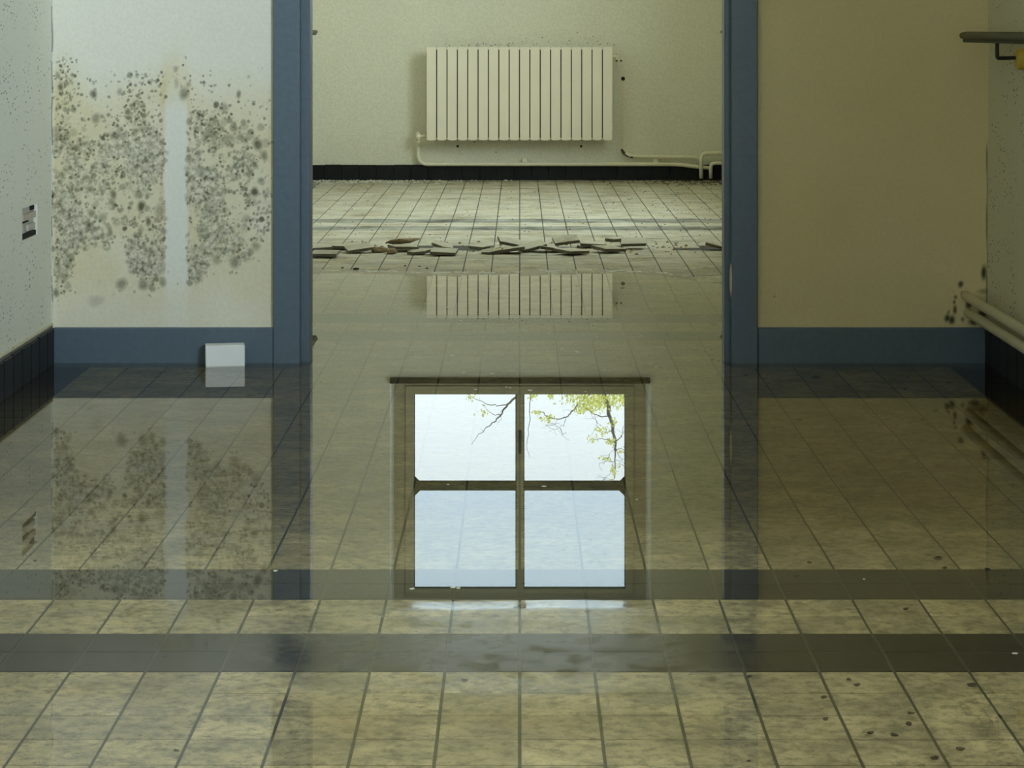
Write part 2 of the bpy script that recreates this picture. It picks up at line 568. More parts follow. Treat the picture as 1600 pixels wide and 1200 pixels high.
mb = MB()
xs_ = np.linspace(-0.9, 0.62, 120)
es_ = [8.55 - 1.0 * float(sstep(0.45, 1.1, x)) + 0.05 * math.sin(7 * x) + rng.uniform(-0.03, 0.03) for x in xs_]
for k in range(len(xs_) - 1):
    if math.sin(k * 0.9) + math.sin(k * 0.37) > 0.9:
        continue
    w0 = 0.012 + 0.014 * rng.random()
    mb.add([(xs_[k], es_[k], 0.0012), (xs_[k + 1], es_[k + 1], 0.0012), (xs_[k + 1], es_[k + 1] + w0, 0.0012), (xs_[k], es_[k] + w0, 0.0012)], [(0, 1, 2, 3)])
tag(mb.obj('scum_line', 'flake'), 'thin pale line of dried scum along the edge of the water', 'scum', kind='stuff')

# ------------------------------------------------------------------ walls with openings
def wall_x(name, xa, xb, holes, mat, y0=-2.6, y1=YF + 0.3, z0=-0.05, z1=ZC + 0.05):
    mb = MB()
    y = y0
    for a, b, c, d in sorted(holes):
        mb.box(xa, xb, y, a, z0, z1)
        mb.box(xa, xb, a, b, z0, c)
        mb.box(xa, xb, a, b, d, z1)
        y = b
    mb.box(xa, xb, y, y1, z0, z1)
    return tag(mb.obj(name, mat), kind='structure')
SOCK = (5.872, 6.056, 0.353, 0.433)
wall_left = wall_x('wall_left', -WX - 0.2, -WX, [SOCK], 'wall_left')
wall_right = wall_x('wall_right', WX, WX + 0.2, [NEARWIN, FARWIN], 'wall_speck')

WIN = (-0.741, 0.751, 1.164, 2.437)
mb = MB()
mb.box(-WX - 0.2, WIN[0], YF, YF + 0.3, -0.05, ZC + 0.05)
mb.box(WIN[1], WX + 0.2, YF, YF + 0.3, -0.05, ZC + 0.05)
mb.box(WIN[0], WIN[1], YF, YF + 0.3, -0.05, WIN[2])
mb.box(WIN[0], WIN[1], YF, YF + 0.3, WIN[3], ZC + 0.05)
wall_far = tag(mb.obj('wall_far', 'wall_far'), kind='structure')

mb = MB()
mb.box(-WX - 0.2, -0.8, -2.8, -2.6, -0.05, ZC + 0.05)
mb.box(0.8, WX + 0.2, -2.8, -2.6, -0.05, ZC + 0.05)
mb.box(-0.8, 0.8, -2.8, -2.6, 2.2, ZC + 0.05)
mb.box(-0.8, 0.8, -2.8, -2.6, -0.05, 0.1)
tag(mb.obj('wall_entrance', 'wall'), kind='structure')

# ceiling: boards run across the far room
ceiling = tag(box('ceiling', -WX - 0.2, WX + 0.2, -2.8, YF + 0.3, ZC + 0.02, ZC + 0.12, 'wall'), kind='structure')
tag(box('board_gap_shade', -WX, WX, YP + TP, YF, ZC + 0.016, ZC + 0.0205, 'hole', ceiling))  # dark sheet painting the shade in the gaps between boards
bw = 0.2
bm_ = MB().box(-WX, WX, -bw / 2 + 0.012, bw / 2 - 0.012, -0.015, 0.003).mesh('ceiling_board', bevel=0.003, seg=1)
y = YP + TP + bw / 2
while y < YF:
    link('ceiling_board', bm_, 'board', ceiling, (0, y, ZC + 0.012))
    y += bw

# partition with the blue door frame
XL0, XL1, XL2 = -0.649, -0.578, -0.554     # casing outer, casing inner, stop inner (one side)
XR0, XR1, XR2 = 0.627, 0.557, 0.541
DZ = 2.15
mb = MB()
mb.box(-WX, XL0 + 0.02, YP, YP + TP, -0.05, ZC + 0.03)
mb.box(XR0 - 0.02, WX, YP, YP + TP, -0.05, ZC + 0.03)
mb.box(XL0 + 0.02, XR0 - 0.02, YP, YP + TP, DZ + 0.04, ZC + 0.03)
partition = tag(mb.obj('wall_partition', 'wall'), kind='structure')

# ---- painted mould on the partition: a fine plaster skin whose stain colours are computed here
nrng = np.random.default_rng(7)
def skin(name, x0, x1, zt, step, paint, mat):
    xs = np.linspace(x0, x1, int((x1 - x0) / step) + 1)
    zs = np.linspace(0.05, zt, int((zt - 0.05) / step) + 1)
    X, Z = np.meshgrid(xs, zs)
    PX = VX + X * F / YP
    PY = VY + (H - Z) * F / YP
    col = paint(PX, PY)
    yy = YP - 0.0012
    v = np.stack([X.ravel(), np.full(X.size, yy), Z.ravel()], 1)
    nx, ny = len(xs), len(zs)
    i = np.arange(nx * ny).reshape(ny, nx)
    f = np.stack([i[:-1, :-1].ravel(), i[:-1, 1:].ravel(), i[1:, 1:].ravel(), i[1:, :-1].ravel()], 1)
    v = v.tolist()
    f = f.tolist()
    k = len(v)                       # one tall face above the fine part, and a thin edge all round
    v += [(x0, yy, zt), (x1, yy, zt), (x1, yy, ZC), (x0, yy, ZC)]
    f.append((k, k + 1, k + 2, k + 3))
    me = bpy.data.meshes.new(name)
    me.from_pydata(v, [], f)
    a = me.attributes.new('stain', 'FLOAT_COLOR', 'POINT')
    c = np.ones((len(v), 4), np.float32)
    c[:len(v) - 4, :3] = col.reshape(-1, 3)
    a.data.foreach_set('color', c.ravel())
    me.update()
    o = link(name, me, mat, partition)
    return o

def smooth_noise(PX, PY, scale, seed):
    g = np.random.default_rng(seed).random((64, 64))
    u, w = PX / scale + 9, PY / scale + 9
    iu, iw = np.floor(u).astype(int), np.floor(w).astype(int)
    fu, fw = u - iu, w - iw
    fu, fw = fu * fu * (3 - 2 * fu), fw * fw * (3 - 2 * fw)
    q = lambda a, b: g[(iw + b) % 64, (iu + a) % 64]
    return (q(0, 0) * (1 - fu) + q(1, 0) * fu) * (1 - fw) + (q(0, 1) * (1 - fu) + q(1, 1) * fu) * fw
def fbm(PX, PY, scale, seed, n=4):
    s, a, t = 0, 1.0, 0
    for k in range(n):
        s = s + a * smooth_noise(PX, PY, scale / 2 ** k, seed + k)
        t += a
        a *= 0.55
    return s / t
def dab(arr, PX, PY, x, y, rx, ry, val, soft=0.45, mode='max'):
    c0, c1 = np.searchsorted(PX[0], [x - rx * 1.6, x + rx * 1.6])
    pyc = PY[:, 0]
    r1, r0 = len(pyc) - np.searchsorted(pyc[::-1], [y - ry * 1.6, y + ry * 1.6])
    if c1 <= c0 or r1 <= r0:
        return
    sl = (slice(r0, r1), slice(c0, c1))
    ang = np.arctan2(PY[sl] - y, PX[sl] - x)
    ph = (x * 1.7 + y * 0.9) % 6.28
    d = np.sqrt(((PX[sl] - x) / rx) ** 2 + ((PY[sl] - y) / ry) ** 2) * (1 + 0.07 * np.sin(2 * ang + ph) + 0.05 * np.sin(3 * ang + 2 * ph))
    k = np.clip((1 + soft - d) / (2 * soft), 0, 1) * val
    if mode == 'max':
        arr[sl] = np.maximum(arr[sl], k)
    else:
        arr[sl] = arr[sl] * (1 - k)

def paint_mould(PX, PY):
    # where the mould grows, in the wall's own plane
    xs = np.array([78, 86, 92, 112, 122, 150, 190, 203, 230, 256, 260, 290, 294, 318, 330, 345, 385, 400, 418, 426, 432])
    bot = np.array([300, 470, 475, 455, 400, 385, 395, 440, 465, 450, 150, 150, 450, 440, 405, 425, 415, 400, 400, 330, 300])
    top = np.array([118, 100, 80, 82, 100, 128, 118, 112, 110, 96, 92, 95, 104, 112, 112, 112, 112, 112, 112, 118, 130])
    wob = (fbm(PX, PY, 40, 3) - 0.5) * 40
    B = np.interp(PX + wob * 0.25, xs, bot) + wob
    T = np.interp(PX, xs, top) + wob * 0.5
    strip = sstep(252, 264, PX + wob * 0.12) * sstep(299, 286, PX + wob * 0.12) * sstep(135, 185, PY + wob)
    strip = strip * (1 - 0.65 * sstep(395, 470, PY))
    inside = sstep(T - 14, T + 40, PY) * sstep(B + 6, B - 30, PY) * (1 - strip) * sstep(80, 90, PX) * sstep(428, 416, PX)
    clump = fbm(PX, PY, 46, 21, 5)
    dens = inside * np.clip(0.10 + 3.4 * (clump - 0.38), 0.06, 1.2)
    dens = dens * (0.75 + 0.35 * sstep(150, 230, PY))
    hole = fbm(PX, PY, 60, 55, 3)
    dens = dens * (1 - 0.8 * sstep(0.60, 0.68, hole))
    dark = np.zeros(PX.shape)
    nr, nc = PX.shape
    def scatter(n, r0, r1, v0, v1, gate, seed):
        g = np.random.default_rng(seed)
        for _ in range(n):
            r, c = g.integers(0, nr), g.integers(0, nc)
            if g.random() < dens[r, c] * gate:
                rad = r0 + (r1 - r0) * g.random() ** 2
                dab(dark, PX, PY, PX[r, c], PY[r, c], rad, rad * g.uniform(0.8, 1.35), v0 + (v1 - v0) * g.random() ** 1.5, 0.28)
    dens_all = dens
    dens = dens * sstep(170, 225, PY)
    scatter(11000, 1.8, 6.5, 0.25, 0.62, 0.6, 11)
    dens = dens_all
    pale = np.zeros(PX.shape)
    g = np.random.default_rng(5)
    for _ in range(14000):                      # pale round colonies growing over the grey
        r, c = g.integers(0, nr), g.integers(0, nc)
        if PY[r, c] > 215 and g.random() < dens[r, c] * 0.55:
            rad = g.uniform(1.5, 4.6)
            dab(pale, PX, PY, PX[r, c], PY[r, c], rad, rad, g.uniform(0.4, 1.0), 0.35)
    dark = dark * (1 - 0.9 * pale)
    scatter(34000, 0.9, 2.7, 0.40, 0.95, 0.55, 12)
    scatter(7000, 2.2, 4.4, 0.45, 0.90, 0.20, 13)
    for x, y, rx, ry, v in ((95, 136, 5, 7, .9), (104, 130, 5, 6, .8), (146, 147, 6, 8, .95), (115, 171, 5, 6, .7), (288, 146, 8, 12, .75), (373, 147, 4, 7, .85),
                            (200, 175, 6, 6, .75), (150, 185, 8, 9, .6), (187, 143, 5, 6, .55), (350, 168, 7, 9, .55), (403, 226, 9, 10, .92), (413, 243, 6, 10, .8),
                            (309, 240, 6, 7, .75), (330, 205, 6, 7, .6), (360, 218, 10, 10, .6), (398, 300, 7, 9, .95), (392, 270, 5, 6, .7), (408, 282, 6, 6, .7), (221, 322, 7, 10, 1.0),
                            (232, 346, 5, 8, .9), (126, 368, 5, 12, .9), (142, 295, 7, 7, .75), (177, 304, 6, 9, .8), (143, 333, 7, 7, .7), (228, 264, 6, 7, .8), (250, 330, 9, 14, .55),
                            (190, 444, 10, 10, .7), (224, 444, 9, 10, .75), (255, 441, 6, 8, .7), (345, 365, 9, 14, .7), (330, 320, 8, 10, .7), (367, 410, 9, 10, .75), (338, 406, 7, 9, .5),
                            (400, 385, 8, 7, .6), (88, 458, 6, 7, .8), (100, 430, 7, 10, .7), (104, 410, 6, 8, .6), (310, 430, 6, 9, .65), (302, 400, 6, 12, .65), (150, 470, 14, 10, .25),
                            (160, 340, 8, 8, .55), (245, 400, 8, 10, .5), (312, 268, 7, 9, .7), (275, 108, 4, 6, .5), (276, 130, 4, 9, .35), (346, 200, 5, 5, .6), (295, 132, 4, 5, .5)):
        dab(dark, PX, PY, x, y, rx * 0.8, ry * 0.8, v * 0.9, 0.5)
        for q in range(3):
            dab(dark, PX, PY, x + g.normal() * rx * 1.6, y + g.normal() * ry * 1.6, rx * 0.22, ry * 0.22, v * 0.6, 0.4)
    wash = 0.42 * np.clip(dens, 0, 1) * sstep(0.35, 0.62, fbm(PX, PY, 7, 131, 3)) * sstep(120, 240, PY) * (1 - 0.7 * pale)
    dark = 1 - (1 - dark) * (1 - wash)
    dark = np.clip(dark * (0.72 + 0.5 * fbm(PX, PY, 10, 31, 3)), 0, 0.92)
    # yellow damp stain over and around it
    yel = np.clip(sstep(T - 25, T + 70, PY) * (1 - 0.95 * strip) * sstep(78, 92, PX) * (0.45 + 0.75 * (fbm(PX, PY, 70, 71) - 0.3)), 0, 1)
    yel = yel * (1 - 0.45 * sstep(440, 500, PY))
    edge = np.exp(-((PX - 256) / 5.0) ** 2) + np.exp(-((PX - 293) / 4.0) ** 2) + 0.8 * np.exp(-((PX - 424) / 5) ** 2) + np.exp(-((PX - 86) / 5.0) ** 2)
    yel = np.clip(yel + 0.5 * edge * inside + 0.35 * np.exp(-(((PX - 272) / 16) ** 2 + ((PY - 108) / 34) ** 2)), 0, 1)
    col = np.ones(PX.shape + (3,))
    col = col * (1 - yel[..., None] * (1 - np.array([0.88, 0.79, 0.55])))
    w = (strip * 0.9)[..., None]
    col = col * (1 - w) + np.array([0.97, 0.99, 1.02]) * w
    mould = np.array([0.10, 0.105, 0.06])
    col = col * (1 - dark[..., None]) + mould * dark[..., None]
    pl_ = (pale * np.clip(dens, 0, 1) * 0.55)[..., None]
    col = col * (1 - pl_) + np.array([0.97, 0.95, 0.86]) * pl_
    crack = np.exp(-((PX - 81.3 + 0.8 * np.sin(PY / 13)) / 1.3) ** 2) * (0.3 + 0.6 * (fbm(PX * 0, PY, 30, 91) > 0.45))
    col = col * (1 - 0.8 * crack[..., None])
    return np.clip(col, 0.02, 1.15)
def paint_plain(PX, PY):
    col = np.ones(PX.shape + (3,))
    y = np.clip(0.55 * (fbm(PX, PY, 160, 40) - 0.35), 0, 1)
    col = col * (1 - y[..., None] * (1 - np.array([0.88, 0.84, 0.66])))
    dark = np.zeros(PX.shape)
    for x, y, rx, ry, v in ((1480, 497, 4, 6, .95), (1487, 500, 5, 6, .95), (1492, 484, 3, 6, .9), (1491, 472, 2, 3, .85), (1493, 464, 2.5, 3, .8), (1501, 444, 4, 5, .9), (1503, 458, 2, 3, .7),
                            (1537, 426, 4, 10, .95), (1514, 475, 5, 7, .95), (1540, 455, 12, 4, .5), (1504, 499, 2.5, 4, .7), (1210, 463, 1.5, 1.5, .7), (1522, 503, 8, 5, .9), (1535, 490, 7, 9, .9), (1482, 488, 2, 3, .7)):
        dab(dark, PX, PY, x, y, rx, ry, v, 0.45)
    crack = np.exp(-((PX - 1542.5 + 0.8 * np.sin(PY / 17)) / 1.2) ** 2) * sstep(215, 240, PY)
    dark = np.maximum(dark, 0.8 * crack)
    col = col * (1 - dark[..., None]) + np.array([0.05, 0.055, 0.03]) * dark[..., None]
    return col
tag(skin('plaster_skin', -WX, XL0 + 0.004, 1.02, 0.0019, paint_mould, 'wall_stain'), 'mouldy plaster face')
tag(skin('plaster_skin', XR0 - 0.004, WX, 1.02, 0.0035, paint_plain, 'wall_right'), 'plain cream plaster face')

# ---- door frame
door = empty('door_1', (0, YP, 0))
tag(door, kind='structure')
yf = YP - 0.02
def jamb(xo, xi, xs):
    a, b = sorted((xo, xi))
    box('casing', a, b, yf, YP + 0.03, -0.02, DZ, 'blue', door, 0.003)
    a, b = sorted((xi - 0.004 * (1 if xi > 0 else -1) * -1, xs))
    box('door_stop', a, b, YP + 0.012, YP + TP + 0.01, -0.02, DZ, 'blue', door, 0.003)
    a, b = sorted((xo, xi))
    box('back_casing', a, b, YP + 0.03, YP + TP + 0.02, -0.02, DZ, 'blue', door, 0.003)
jamb(XL0, XL1, XL2)
jamb(XR0, XR1, XR2)
box('head_casing', XL0, XR0, yf, YP + TP + 0.02, DZ, DZ + 0.07, 'blue', door, 0.003)
box('door_stop', XL1, XR1, YP + 0.012, YP + TP + 0.01, DZ - 0.024, DZ, 'blue', door, 0.003)
c = at(1142.0, 437, yf)
mb = MB()
n = 12
rim = [(c.x + 0.0035 * math.cos(2 * math.pi * k / n), c.z + 0.043 * math.sin(2 * math.pi * k / n) * (1 + 0.15 * math.sin(3 * k))) for k in range(n)]
mb.add([(a, yf - 0.0012, b) for a, b in rim] + [(a, yf + 0.002, b) for a, b in rim],
       [tuple(range(n))] + [(k, k + n, (k + 1) % n + n, (k + 1) % n) for k in range(n)])
tag(mb.obj('paint_chip', 'pink', door), 'bare chip in the blue paint')

# ---- blue baseboards of the partition
for nm, a, b in (('baseboard_partition_left', -WX + 0.006, XL0), ('baseboard_partition_right', XR0, WX - 0.004)):
    tag(box(nm, a, b, YP - 0.016, YP, -0.02, 0.093, 'blue', None, 0.004), kind='structure')

# ---- black tile skirtings
def skirting(name, sx, y0, y1, lim=None):
    root = tag(box(name, *( (-WX, -WX + 0.004) if sx < 0 else (WX - 0.004, WX) ), y0, y1, -0.02, 0.097, 'skirtback'), kind='structure')
    me = MB().box(-0.004, 0.004, -0.0490, 0.0490, -0.055, 0.055).mesh('skirting_tile', bevel=0.0015, seg=1)
    y = y1 - 0.0515
    while y > y0 + 0.04:
        link('skirting_tile', me, 'skirt', root, (sx * (WX - 0.007), y, 0.036 + rng.uniform(-0.0015, 0.0015)), (0, 0, rng.uniform(-0.01, 0.01)))
        y -= P
    return root
for sx, nm in ((-1, 'baseboard_left'), (1, 'baseboard_right')):
    root = skirting(nm, sx, 2.6, YP - 0.001)
    mb = MB()
    y = 2.6 - 0.03
    while y > -2.5:
        x_ = sx * (WX - 0.007)
        mb.box(x_ - 0.004, x_ + 0.004, y - 0.098, y, -0.02, 0.091)
        y -= P
    tag(mb.obj('skirting_run', 'skirt', root), kind='stuff')
skirting('baseboard_far_left', -1, YP + TP + 0.025, YF - 0.02)
skirting('baseboard_far_right', 1, YP + TP + 0.025, YF - 0.02)
bf = tag(box('baseboard_far', -WX, WX, YF - 0.004, YF, -0.02, 0.092, 'skirtback'), kind='structure')
me = MB().box(-0.0488, 0.0488, -0.004, 0.004, -0.05, 0.05).mesh('skirting_tile', bevel=0.0012, seg=1)
x = -WX + 0.06
while x < WX:
    link('skirting_tile', me, 'skirt', bf, (x, YF - 0.007, 0.044 + rng.uniform(-0.002, 0.002)), (0, 0, 0))
    x += 0.0995
# plaster lip above the left skirting
tag(box('trim_1', -WX, -WX + 0.006, 2.6, YP - 0.001, 0.0975, 0.105, 'wall_speck', None, 0.0025), kind='structure')

# ------------------------------------------------------------------ the far window
YG = YF + 0.15
win = empty('window_1', (0, YG, WIN[2]))
tag(win, kind='structure')
gx = [-0.617, -0.019, 0.022, 0.617]
gz = [1.247, 1.763, 1.808, 2.383]
def wb(name, x0, x1, z0, z1, mat='winframe', y0=-0.03, y1=0.03, bv=0.003):
    return box(name, x0, x1, YG + y0, YG + y1, z0, z1, mat, win, bv)
wb('outer_frame', WIN[0], -0.665, WIN[2], WIN[3])
wb('outer_frame', 0.665, WIN[1], WIN[2], WIN[3])
wb('outer_frame', -0.665, 0.665, 2.41, WIN[3])
wb('outer_frame', -0.665, 0.665, WIN[2], 1.20)
wb('stile', -0.665, gx[0], 1.20, 2.41, y0=-0.045, y1=0.02)
wb('stile', gx[3], 0.665, 1.20, 2.41, y0=-0.045, y1=0.02)
wb('rail', gx[0], gx[3], 1.20, gz[0], y0=-0.045, y1=0.02)
wb('rail', gx[0], gx[3], gz[3], 2.41, y0=-0.045, y1=0.02)
wb('mullion', gx[1], gx[2], gz[0], gz[3], y0=-0.05, y1=0.02)
for a, b in ((gx[0], gx[1]), (gx[2], gx[3])):
    wb('transom', a, b, gz[1], gz[2], 'windark', y0=-0.03, y1=0.02)
    for z0, z1, mt in ((gz[0], gz[1], 'glass'), (gz[2], gz[3], 'glass_tint')):
        p = box('pane', a, b, YG - 0.003, YG + 0.001, z0, z1, mt, win)
        e = 0.006
        for (p0, p1, q0, q1) in ((a, b, z0, z0 + e), (a, b, z1 - e, z1), (a, a + e, z0 + e, z1 - e), (b - e, b, z0 + e, z1 - e)):
            box('glazing_bead', p0, p1, YG - 0.016, YG - 0.003, q0, q1, 'windark', p)
for sx, x0 in ((1, gx[0]), (-1, gx[3])):
    for zb, sz in ((gz[1], -1), (gz[2], 1)):
        mb = MB()
        s = 0.04
        tri = [(x0, zb), (x0 + sx * s, zb), (x0, zb + sz * s)]
        mb.add([(a, YG - 0.03, b) for a, b in tri] + [(a, YG - 0.016, b) for a, b in tri], [(0, 1, 2), (5, 4, 3), (0, 3, 4, 1), (1, 4, 5, 2), (2, 5, 3, 0)])
        mb.obj('corner_gusset', 'windark', win)
h = box('window_handle', -0.007, 0.012, YG - 0.068, YG - 0.05, 1.455, 1.59, 'windark', win, 0.004)
box('window_sill', -0.748, 0.752, YF - 0.045, YG - 0.03, 1.134, WIN[2], 'sill', win, 0.004)
for xo_, xi_ in ((WIN[0], -0.733), (WIN[1], 0.733)):
    mb = MB()
    tri = [(xo_, YF), (xo_, YG - 0.03), (xi_, YG - 0.03)]
    mb.add([(a, b, WIN[2]) for a, b in tri] + [(a, b, WIN[3]) for a, b in tri], [(0, 1, 2), (5, 4, 3), (0, 3, 4, 1), (1, 4, 5, 2), (2, 5, 3, 0)])
    tag(mb.obj('splayed_reveal', 'edge_light', win), 'white splayed edge of the window recess')
    a_, b_ = sorted((xo_, xo_ + math.copysign(0.009, xo_)))
    box('edge_light_strip', a_, b_, YF - 0.003, YF + 0.001, WIN[2], WIN[3], 'edge_light', win)  # pale strip added to brighten the recess edge

# side windows that let the daylight in
def side_window(name, w, xo):
    y0, y1, z0, z1 = w
    r = empty(name, (xo, (y0 + y1) / 2, z0))
    tag(r, kind='structure')
    t = 0.06
    for a, b, c, d in ((y0, y1, z0, z0 + t), (y0, y1, z1 - t, z1), (y0, y0 + t, z0 + t, z1 - t), (y1 - t, y1, z0 + t, z1 - t), ((y0 + y1) / 2 - 0.03, (y0 + y1) / 2 + 0.03, z0 + t, z1 - t)):
        box('frame', xo, xo + 0.06, a, b, c, d, 'winframe', r, 0.003)
    ym = (y0 + y1) / 2
    for a, b in ((y0 + t, ym - 0.03), (ym + 0.03, y1 - t)):
        box('pane', xo + 0.03, xo + 0.034, a, b, z0 + t, z1 - t, 'glass', r)
    box('window_sill', WX - 0.03, xo, y0, y1, z0 - 0.03, z0, 'sill', r, 0.004)
side_window('window_2', NEARWIN, WX + 0.1)
side_window('window_3', FARWIN, WX + 0.1)

# ------------------------------------------------------------------ radiator
yr = YF - 0.135
rad = empty('radiator', (0, yr, 0.23))
tag(rad, 'wide cream panel radiator of eighteen flat upright sections under the far window', 'radiator')
xa, xb = (666 - VX) / F * yr, (957.5 - VX) / F * yr
zb_, zt_ = H - (219.5 - VY) / F * yr, H - (73.5 - VY) / F * yr
n = 18
pw = (xb - xa) / n
g = 0.0062
prof = []
sw = pw - g
mb = MB()
# flat face with a soft side roll and a bowed lower end
xsn = 6
front, back = [], []
outl = [(-sw / 2, 0.006), (-sw / 2, zt_ - zb_ - 0.003), (-sw / 2 + 0.003, zt_ - zb_), (sw / 2 - 0.003, zt_ - zb_), (sw / 2, zt_ - zb_ - 0.003), (sw / 2, 0.006), (sw * 0.3, 0.001), (0, 0), (-sw * 0.3, 0.001)]
m_ = len(outl)
mb.add([(a, 0.0, b) for a, b in outl] + [(a, 0.018, b) for a, b in outl],
       [tuple(range(m_))[::-1], tuple(range(m_, 2 * m_))] + [(k, (k + 1) % m_, (k + 1) % m_ + m_, k + m_) for k in range(m_)])
# the water way behind the face
for zz in (0.05, zt_ - zb_ - 0.09):
    mb.box(-sw / 2 - g / 2, sw / 2 + g / 2, 0.03, 0.07, zz, zz + 0.045)
mb.box(-0.012, 0.012, 0.018, 0.095, 0.02, zt_ - zb_ - 0.02)
sec = mb.mesh('section')
sec.materials.append(M['radiator'])
for k in range(n):
    o = link('section', sec, None, rad, (xa + pw * (k + 0.5), 0, zb_ - 0.23))
# black sheet added to paint the shade in the gaps
box('gap_shade_sheet', xa + 0.006, xb - 0.006, yr + 0.022, yr + 0.028, zb_ + 0.015, zt_ - 0.015, 'black', rad)
for xx in (xa + 0.19, xb - 0.19):
    box('wall_bracket', xx - 0.012, xx + 0.012, yr + 0.09, YF - 0.001, zb_ + 0.1, zb_ + 0.14, 'radiator', rad, 0.002)
# lower valve at one end, bleed stub at the other
v0 = at(653.5, 213, yr + 0.05)
mb = MB()
tube(mb, [(xa + 0.01, yr + 0.05, v0.z), (v0.x + 0.004, yr + 0.05, v0.z)], 0.008, 10)
tube(mb, [(xa - 0.012, yr + 0.05, v0.z), (xa - 0.022, yr + 0.05, v0.z)], 0.014, 6)
vl = mb.obj('valve', 'pipe', rad)
mb = MB()
tube(mb, [(v0.x, yr + 0.05, v0.z - 0.022), (v0.x, yr + 0.05, v0.z + 0.016)], 0.014, 10)
tube(mb, [(v0.x - 0.004, yr + 0.05, v0.z + 0.016), (v0.x - 0.004, yr + 0.05, v0.z + 0.026)], 0.006, 8)
mb.obj('valve_body', 'pipe', rad, True)
v1 = at(966, 88, yr + 0.06)
mb = MB()
tube(mb, [(xb - 0.01, yr + 0.06, v1.z), (v1.x, yr + 0.06, v1.z)], 0.009, 10)
tube(mb, [(v1.x, yr + 0.06, v1.z + 0.016), (v1.x, yr + 0.06, v1.z - 0.018)], 0.012, 10)
mb.obj('connection_stub', 'pipe', rad)
for dx in (-0.006, 0.02):
    p = at(964, 94, YF)
    box('loose_pipe_end', p.x + dx - 0.004, p.x + dx + 0.006, yr + 0.05, yr + 0.07, p.z - 0.008, p.z + 0.002, 'black', rad, 0.001)

# ------------------------------------------------------------------ pipes of the far wall
def pipe(name, pts, r, label, cat='pipe', group=None, mat='pipe', fr=0.05, loc=None):
    base = Vector(pts[0]) if loc is None else Vector(loc)
    root = empty(name, base)
    tag(root, label, cat, group)
    mb = MB()
    tube(mb, fillet(pts, fr), r, 12)
    mb.obj('tube', mat, root, True)
    return root
yp = YF - 0.032
wp = lambda x, y, Y=yp: at(x, y, Y)
a = at(653.5, 220, yr + 0.05)
p1 = pipe('heating_pipe', [at(1110, 262.5, yp), at(1090, 261, yp), at(1060, 256.8, yp), at(653.5, 256.5, yp), at(653.5, 226, yp + 0.0), (a.x, yr + 0.05, a.z)], 0.0112,
          'long low heating pipe from the radiator valve along the black skirting', fr=0.06)
for cx_, cy_ in ((820, 250.5), (1025, 251)):
    q = at(cx_, cy_, yp)
    cl = box('pipe_clip', q.x - 0.014, q.x + 0.014, YF - 0.03, YF, q.z - 0.012, q.z + 0.014, 'pipe', p1, 0.002)
p2 = pipe('heating_pipe', [at(977, 239, yp), at(984, 243.5, yp), at(1000, 244.5, yp), at(1088, 245.5, yp), at(1094, 249, yp)], 0.0105,
          'short cut heating pipe with a rusty bent end beside the radiator', fr=0.02)
mb = MB()
tube(mb, fillet([at(971, 233, yp), at(975, 240, yp), at(983, 244, yp), at(989, 244.6, yp)], 0.02), [0.006] + [0.0085] * 13 + [0.0102, 0.0102], 8)
mb.obj('rusty_end', 'rust', p2, True)
pipe('riser_pipe', [at(1095.5, 279, yp - 0.02), at(1095.5, 239.5, yp - 0.02), at(1175, 239.5, yp - 0.02)], 0.0115, 'taller riser pipe bending along the far wall towards the corner', fr=0.035)
pipe('riser_pipe', [at(1110.5, 279, yp - 0.02), at(1110.5, 255, yp - 0.02), at(1175, 255, yp - 0.02)], 0.0105, 'lower riser pipe bending just above the black skirting in the corner', fr=0.03)

# marks on the far wall
def disc_hole(x, y, r, parent, name='wall_hole'):
    c = at(x, y, YF)
    mb = MB()
    k = 12
    tube(mb, [(c.x, YF - 0.002, c.z), (c.x, YF + 0.01, c.z)], r, k)
    mb.obj(name, 'hole', parent)
for x, y, r in ((715, 228.5, 0.0075), (908, 228.5, 0.007), (973.5, 123, 0.012), (741, 222, 0.004), (775, 238, 0.003)):
    disc_hole(x, y, r, wall_far)
c0, c1 = at(970.5, 128, YF), at(973.5, 232, YF)
tag(box('pipe_scar', c0.x, c1.x, YF - 0.002, YF + 0.002, c1.z, c0.z, 'wall', wall_far), 'pale strip where a pipe was taken off')
mb = MB()
for k in range(60):
    x = rng.uniform(690, 960)
    y = 71 - abs(rng.gauss(0, 7)) if x > 800 else 72 - abs(rng.gauss(0, 2))
    c = at(x, y, YF)
    r = rng.uniform(0.001, 0.003)
    mb.box(c.x - r, c.x + r, YF - 0.0015, YF + 0.001, c.z - r, c.z + r)
o = mb.obj('soot_specks', 'grit', wall_far)
tag(o, kind='stuff')

# ------------------------------------------------------------------ pipes in the near right corner
for (x, y, lb) in ((1508, 462, 'upper of two cream heating pipes along the wall under the handrail'), (1512, 488, 'lower of two cream heating pipes along the wall, just above the black skirting')):
    e = at(x, y, YP)
    pipe('wall_pipe', [(e.x, -2.58, e.z), (e.x, YP + 0.03, e.z)], 0.0125, lb)

